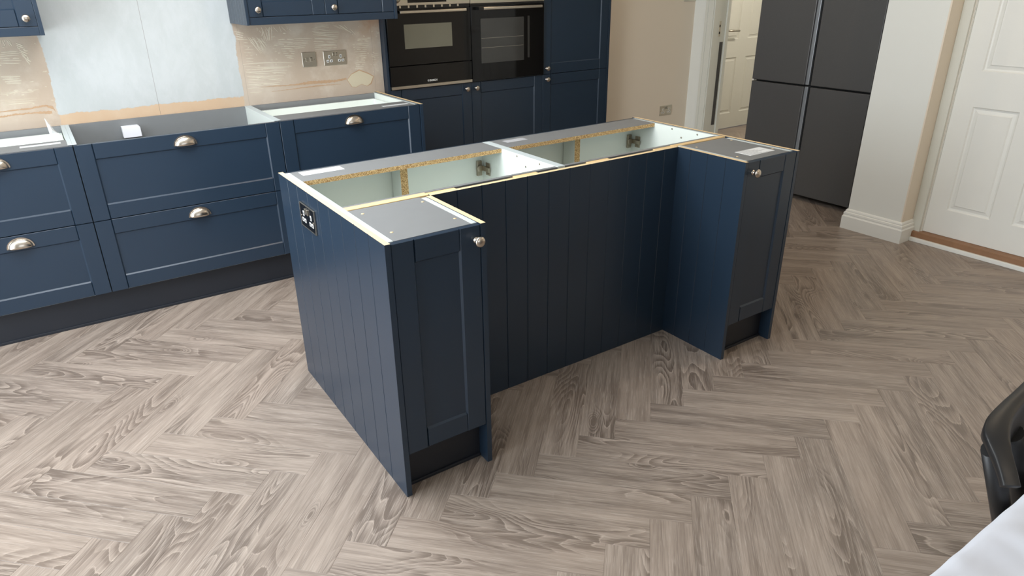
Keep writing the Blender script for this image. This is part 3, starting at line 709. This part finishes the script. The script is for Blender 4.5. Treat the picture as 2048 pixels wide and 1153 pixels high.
# ------------------------------------------------------------------ TALL OVEN WALL
YT = 2.58; T0, T1, T2, T3 = 1.2277, 1.8432, 2.4608, 3.0898; ZTALL = 2.2; ZL = .8754
tp = thing('end_panel', (1.218, 2.82, 0), 'tall navy side panel left of the ovens', 'end panel')
MB().box(1.2092, 1.2272, YT-.002, 3.09, 0, ZTALL).build('board', 'navy', tp, .001)
tp = thing('end_panel', (3.1, 2.82, 0), 'tall navy side panel against the beige wall', 'end panel')
MB().box(3.0903, 3.1083, YT-.002, 3.09, 0, ZTALL).build('board', 'navy', tp, .001)
def tall_unit(x0, x1, label, lower, upper, lk, uk=None):
    t = thing('tall_cabinet', ((x0+x1)/2, 2.83, 0), label, 'tall cabinet')
    for a in (x0+.0005, x1-.0185): MB().box(a, a+.018, YT+.024, 3.09, .15, ZTALL).build('side', 'grey', t)
    MB().box(x0+.0185, x1-.0185, 3.072, 3.09, .15, ZTALL).build('back', 'grey', t)
    MB().box(x0+.0185, x1-.0185, YT+.024, 3.072, .15, .168).build('shelf', 'grey', t); MB().box(x0+.0185, x1-.0185, YT+.024, 3.072, ZTALL-.018, ZTALL).build('shelf', 'grey', t)
    d = shaker(t, 'door', x0+.0015, x1-.0015, .158, lower, YT, st=.0775); knob(d, lk[0], lk[1], YT)
    d = shaker(t, 'door', x0+.0015, x1-.0015, upper, ZTALL-.003, YT, st=.0775)
    if uk: knob(d, uk[0], uk[1], YT)
    return t
a_ = tall_unit(T0, T1, 'tall navy cabinet below the microwave and warming drawer', ZL, 1.505, (1.7998, .837))
MB().box(T0+.0185, T1-.0185, YT+.02, 3.06, .860, .8785).build('shelf', 'grey', a_)
b_ = tall_unit(T1, T2, 'tall navy cabinet below the single oven', ZL, 1.505, (1.8773, .837))
MB().box(T1+.0185, T2-.0185, YT+.02, 3.06, .860, .8785).build('shelf', 'grey', b_)
tall_unit(T2, T3, 'tall navy two door cabinet right of the oven', .877, .881, (2.497, .8433), (2.497, .9209))
pl = thing('plinth', (2.16, 2.63, 0), 'dark plinth under the tall oven cabinets', 'plinth')
MB().box(T0, T3, 2.625, 2.64, 0.002, .149).build('board', 'navy_dark', pl)

def text_mesh(name, body, size, loc, parent, mat):
    cu = bpy.data.curves.new(name, 'FONT'); cu.body = body; cu.size = size; cu.extrude = .0004; cu.align_x = 'LEFT'; cu.offset = size*.02
    tmp = bpy.data.objects.new(name, cu); col.objects.link(tmp)
    me = bpy.data.meshes.new_from_object(tmp.evaluated_get(bpy.context.evaluated_depsgraph_get())); bpy.data.objects.remove(tmp)
    me.materials.clear(); me.materials.append(M[mat])
    return put(name, me, parent, loc, (math.pi/2, 0, 0))
# microwave
mw = thing('microwave', (1.53, 2.75, 1.02), 'built in black glass microwave oven with steel handle, above warming drawer', 'microwave')
MB().box(T0+.02, T1-.02, YT+.012, 3.05, 1.028, 1.495).build('body', 'blackplastic', mw)
dr = MB().box(T0+.002, T1-.002, YT-.016, YT+.012, 1.0274, 1.3688).build('door', 'blackglass', mw, .002)
MB().box(1.3456, 1.6953, YT-.0168, YT-.015, 1.1298, 1.2778).build('viewing_pane', 'mwpane', dr)
h_ = MB().box(1.3094, 1.7925, YT-.056, YT-.040, 1.344, 1.3605).build('handle', 'steel', dr, .003)
for x in (1.328, 1.757): MB().box(x, x+.016, YT-.044, YT-.016, 1.345, 1.3595).build('handle_post', 'blackplastic', h_)
MB().box(T0+.002, T1-.002, YT-.008, YT+.012, 1.3698, 1.3895).build('vent_slot', 'blackplastic', mw)
for i in range(9): MB().box(1.2649+i*.060, 1.2765+i*.060, YT-.014, YT-.008, 1.375, 1.3895).build('vent_tooth', 'steel', mw)
cp = MB().box(T0+.002, T1-.002, YT-.016, YT+.012, 1.3895, 1.498).build('control_panel', 'steel', mw, .0015)
MB().box(1.3839, 1.6632, YT-.0175, YT-.0155, 1.405, 1.4836).build('display', 'blackglass', cp)
MB().lathe([(.025, 0), (.025, .004), (.0195, .006), (.0195, .02), (.0175, .022)], (1.3063, YT-.016, 1.4288), (0,-1,0), 28).build('dial', 'steel', cp)
# warming drawer with the maker's mark
wd_ = thing('warming_drawer', (1.53, 2.75, .88), 'black glass warming drawer with steel lip and white lettering, under the microwave', 'warming drawer')
MB().box(T0+.02, T1-.02, YT+.012, 3.05, .8815, 1.022).build('body', 'blackplastic', wd_)
fr_ = MB().box(T0+.002, T1-.002, YT-.016, YT+.012, .9007, 1.0233).build('front', 'blackglass', wd_, .0015)
MB().box(T0+.002, T1-.002, YT-.018, YT+.012, .8821, .9002).build('steel_lip', 'steel', wd_, .001)
text_mesh('lettering', 'BOSCH', .0172, (1.5105, YT-.0164, .9157), fr_, 'logo')
ring = MB(); n = 24; r0, r1 = .0054, .0068; rx, rz = 1.5002, .9219
vs = [(rx+r*math.cos(2*math.pi*i/n), YT-.0166, rz+r*math.sin(2*math.pi*i/n)) for r in (r0, r1) for i in range(n)]
ring.add(vs, [(i, (i+1) % n, n+(i+1) % n, n+i) for i in range(n)])
ring.box(rx-.0026, rx-.0014, YT-.0168, YT-.0163, rz-.0036, rz+.0036).box(rx+.0014, rx+.0026, YT-.0168, YT-.0163, rz-.0036, rz+.0036).box(rx-.0014, rx+.0014, YT-.0168, YT-.0163, rz-.0006, rz+.0006)
ring.build('emblem', 'logo', fr_)
# oven
ov = thing('oven', (2.15, 2.75, .88), 'built in black glass single oven right of the microwave', 'oven')
MB().box(T1+.02, T2-.02, YT+.012, 3.05, .8815, 1.495).build('body', 'blackplastic', ov)
dr = MB().box(T1+.002, T2-.002, YT-.016, YT+.012, .8821, 1.375).build('door', 'blackglass', ov, .002)
MB().box(1.9208, 2.2808, YT-.0168, YT-.015, .9995, 1.2902).build('viewing_pane', 'ovenpane', dr)
MB().box(2.3129, 2.3304, YT-.0168, YT-.015, 1.0129, 1.2943).build('pane_edge', 'ovenpane', dr)
for z in (1.1009, 1.1629): MB().box(1.925, 2.276, YT-.0174, YT-.0166, z, z+.0016).build('rack_bar', 'steel', dr)
h_ = MB().box(1.9228, 2.4163, YT-.056, YT-.040, 1.346, 1.3636).build('handle', 'steel', dr, .003)
MB().box(1.8856, 1.925, YT-.058, YT-.016, 1.346, 1.3636).build('handle_post', 'blackplastic', h_); MB().box(2.402, 2.4163, YT-.044, YT-.016, 1.348, 1.3616).build('handle_post', 'blackplastic', h_)
MB().box(T1+.002, T2-.002, YT-.010, YT+.012, 1.376, 1.3874).build('vent_slot', 'blackplastic', ov)
cp = MB().box(T1+.002, T2-.002, YT-.016, YT+.012, 1.3874, 1.498).build('control_panel', 'steel', ov, .0015)
MB().box(2.04, 2.27, YT-.0175, YT-.0155, 1.411, 1.4836).build('display', 'blackglass', cp)

# ------------------------------------------------------------------ FRIDGE FREEZER
XF = 3.789; F0, F1, FC, F2 = 1.738, 1.302, 1.252, .822
fg = thing('fridge_freezer', (4.1, 1.28, 0), 'large graphite grey four door fridge freezer in the alcove', 'fridge')
MB().box(XF+.05, 4.50, F2+.004, F0-.004, .03, 1.82).build('body', 'blackplastic', fg)
for z0, z1 in ((.042, .808), (.820, 1.815)):
    for y0, y1 in ((FC, F2), (F0, F1)):
        y0, y1 = min(y0, y1), max(y0, y1)
        d = MB().box(XF, XF+.055, y0, y1, z0, z1).build('door', 'fridge', fg, .004)
        if y0 > 1.27: MB().box(XF+.012, XF+.05, y0-.026, y0, z0, z1).build('grip_channel', 'fridge_grip', d, .003)
        else: MB().box(XF+.026, XF+.05, y1, y1+.020, z0, z1).build('grip_channel', 'blackplastic', d, .002)
MB().box(XF+.02, XF+.06, F0-.001, F0+.012, .809, .817).build('hinge_cap', 'white_paint', fg)
for y in (F2+.06, F0-.08): MB().lathe([(.022, 0), (.018, .032)], (XF+.12, y, 0), (0,0,1), 14).build('foot', 'steel', fg)

# ------------------------------------------------------------------ TABLE, CLOTH, CHAIR (lower right)
TX0, TX1, TY0, TY1, TZ = -.15, 1.75, -2.30, -1.372, .738
tb = thing('dining_table', (.8, -1.84, 0), 'wooden dining table hidden beneath the white cloth', 'table')
MB().box(TX0+.01, TX1-.01, TY0+.01, TY1-.006, TZ-.03, TZ-.004).build('tabletop', 'table_wood', tb, .004)
for x in (TX0+.08, TX1-.08):
    for y in (TY0+.08, TY1-.08): MB().box(x-.03, x+.03, y-.03, y+.03, 0, TZ-.03).build('leg', 'table_wood', tb, .004)
from mathutils import noise as mn
cl = MB(); nx, ny = 190, 110; ov_ = .15; R = .012; vs = []
Lx, Ly = TX1-TX0, TY1-TY0
def drape(s, L):   # arc-length s measured from one edge of the top -> (position, drop)
    if s < 0: 
        q = -s
        if q < R*math.pi/2: a = q/R; return -R*math.sin(a), R*(1-math.cos(a))
        return -R, R+(q-R*math.pi/2)
    if s > L:
        p, d = drape(L-s, L); return L-p, d
    return s, 0.0
for j in range(ny+1):
    for i in range(nx+1):
        px, dx_ = drape(-ov_+(Lx+2*ov_)*i/nx, Lx); py, dy_ = drape(-ov_+(Ly+2*ov_)*j/ny, Ly)
        drop = max(dx_, dy_)
        x, y = TX0+px, TY0+py
        nz = mn.noise(Vector((x*5+3, y*7, .3))); nz2 = mn.noise(Vector((x*16+y*9, y*18-x*6, 1.7))); nz3 = mn.noise(Vector((x*3-y*11, x*9+y*2, 4)))
        z = TZ+.004-drop + (nz*.006+nz2*.005+max(0, nz3-.15)*.022)*(1 if drop < .01 else .25)
        if drop > .005:
            f_ = min(1, drop/.15); wv = .008*f_*math.sin(x*34+1.5*math.sin(x*7)) if dy_ >= dx_ else .012*f_*math.sin(y*36)
            if dy_ >= dx_: y += (wv+.004) * (1 if py > 0 else -1)
            else: x += (wv+.004) * (1 if px > 0 else -1)
        else: y += (.004*nz+.0015*nz2)*(1 if py > Ly*.8 else 0)
        vs.append((x, y, z))
fs = [(j*(nx+1)+i, j*(nx+1)+i+1, (j+1)*(nx+1)+i+1, (j+1)*(nx+1)+i) for j in range(ny) for i in range(nx)]
cl.add(vs, fs, 0, True); o = cl.build('tablecloth', 'cloth'); so = o.modifiers.new('thick', 'SOLIDIFY'); so.thickness = .0012; so.offset = 1
tag(o, 'white rumpled cloth over the table in the lower right corner', 'tablecloth')

ch = thing('dining_chair', (.86, -1.45, 0), 'black moulded chair with curved back rail tucked under the table', 'chair')
def catmull(P, n=8):
    out = []
    for i in range(len(P)-1):
        p0 = P[max(0, i-1)]; p1 = P[i]; p2 = P[i+1]; p3 = P[min(len(P)-1, i+2)]
        for k in range(n):
            t = k/n; out.append(tuple(.5*((2*b)+(-a+c)*t+(2*a-5*b+4*c-d)*t*t+(-a+3*b-3*c+d)*t**3) for a, b, c, d in zip(p0, p1, p2, p3)))
    out.append(P[-1]); return out
# x, y (centre line), z of the top edge, height, thickness
half = [(.86,-1.241,.802,.100,.030),(.80,-1.246,.801,.100,.030),(.727,-1.252,.800,.098,.031),(.666,-1.256,.798,.090,.033),(.606,-1.264,.795,.052,.038),(.568,-1.276,.790,.028,.040),(.546,-1.291,.783,.020,.036),(.531,-1.307,.772,.020,.031),(.517,-1.323,.758,.017,.029),(.504,-1.338,.742,.016,.028)]
full = [(1.72-x, y, z, h, t) for x, y, z, h, t in reversed(half[1:])] + half
# the far arm mirrors the near one
path = catmull(full, 8); rail = MB(); vs = []; K = 16
for i, (x, y, z, h, t) in enumerate(path):
    a = Vector(path[max(0, i-1)][:3]); b = Vector(path[min(len(path)-1, i+1)][:3]); d = (b-a).normalized(); nrm = Vector((d.y, -d.x, 0)).normalized(); up = nrm.cross(d).normalized()
    if up.z < 0: up = -up
    c = Vector((x+.010, y-.001, z-.004)) - up*h/2
    for k in range(K):
        th = 2*math.pi*k/K; cx, cz = math.cos(th), math.sin(th); e_ = .35
        vs.append(c + nrm*(t/2*math.copysign(abs(cx)**e_, cx)) + up*(h/2*math.copysign(abs(cz)**e_, cz)))
n = len(path); fs = [(i*K+k, i*K+(k+1) % K, (i+1)*K+(k+1) % K, (i+1)*K+k) for i in range(n-1) for k in range(K)]
fs += [tuple(reversed(range(K))), tuple(range((n-1)*K, n*K))]
rail.add(vs, fs, 0, True); rail.build('back_rail', 'chair', ch)
for top, bot in (((.572,-1.279,.752),(.722,-1.313,.46)), ((.702,-1.268,.722),(.845,-1.288,.46)), ((1.018,-1.268,.722),(.875,-1.288,.46)), ((1.148,-1.279,.752),(.998,-1.313,.46))):
    top, bot = Vector(top), Vector(bot)
    mb = MB(); d = (bot-top).normalized(); s_ = d.cross(Vector((0,1,0))).normalized(); q = s_.cross(d)
    prof = [(.021*math.cos(2*math.pi*k/14), .016*math.sin(2*math.pi*k/14)) for k in range(14)]
    mb.prism(prof, top, s_, q, d, (bot-top).length); o = mb.build('back_post', 'chair', ch); 
    for p_ in o.data.polygons: p_.use_smooth = len(p_.vertices) == 4
MB().prism([(.62,-1.33),(.66,-1.76),(1.06,-1.76),(1.10,-1.33)], (0,0,.435), (1,0,0), (0,1,0), (0,0,1), .03).build('seat', 'chair', ch, .01, 3)
for (x, y), (x2, y2) in (((.66,-1.36),(.62,-1.30)), ((1.06,-1.36),(1.10,-1.30)), ((.68,-1.72),(.64,-1.78)), ((1.04,-1.72),(1.08,-1.78))):
    MB().tube((x, y, .436), (x2, y2, 0), .018, .012, 14).build('leg', 'chair', ch)

# ------------------------------------------------------------------ ceiling downlights (warm), each a real fitting with its own light
def downlight(x, y, power, label, tint=(1, .78, .55)):
    t = thing('ceiling_downlight', (x, y, CE), label, 'ceiling light', 'recessed ceiling downlights')
    MB().lathe([(.045, 0), (.045, .004), (.037, .006)], (x, y, CE), (0,0,-1), 24).build('bezel', 'white_paint', t)
    MB().lathe([(.034, .0055), (.034, .0075)], (x, y, CE), (0,0,-1), 24).build('diffuser', 'lamp', t)
    l = bpy.data.lights.new('downlight', 'AREA'); l.shape = 'DISK'; l.size = .12; l.energy = power; l.color = tint
    o = bpy.data.objects.new('downlight', l); col.objects.link(o); o.parent = t; o.location = (0, 0, -.02)
for x, y, wh in ((2.7, 1.7, 'nearest the fridge'), (2.7, -.3, 'nearest the white panelled door'), (2.7, -2.2, 'in the right corner behind the viewer'), (.6, 1.4, 'between island and wall drawers'), (.6, -2.4, 'over the dining table')):
    downlight(x, y, 5.5 if x > 2 else 4, 'warm recessed ceiling downlight ' + wh)
downlight(5.3, 2.3, 22, 'recessed ceiling downlight in the hall ceiling', (1, .90, .78))
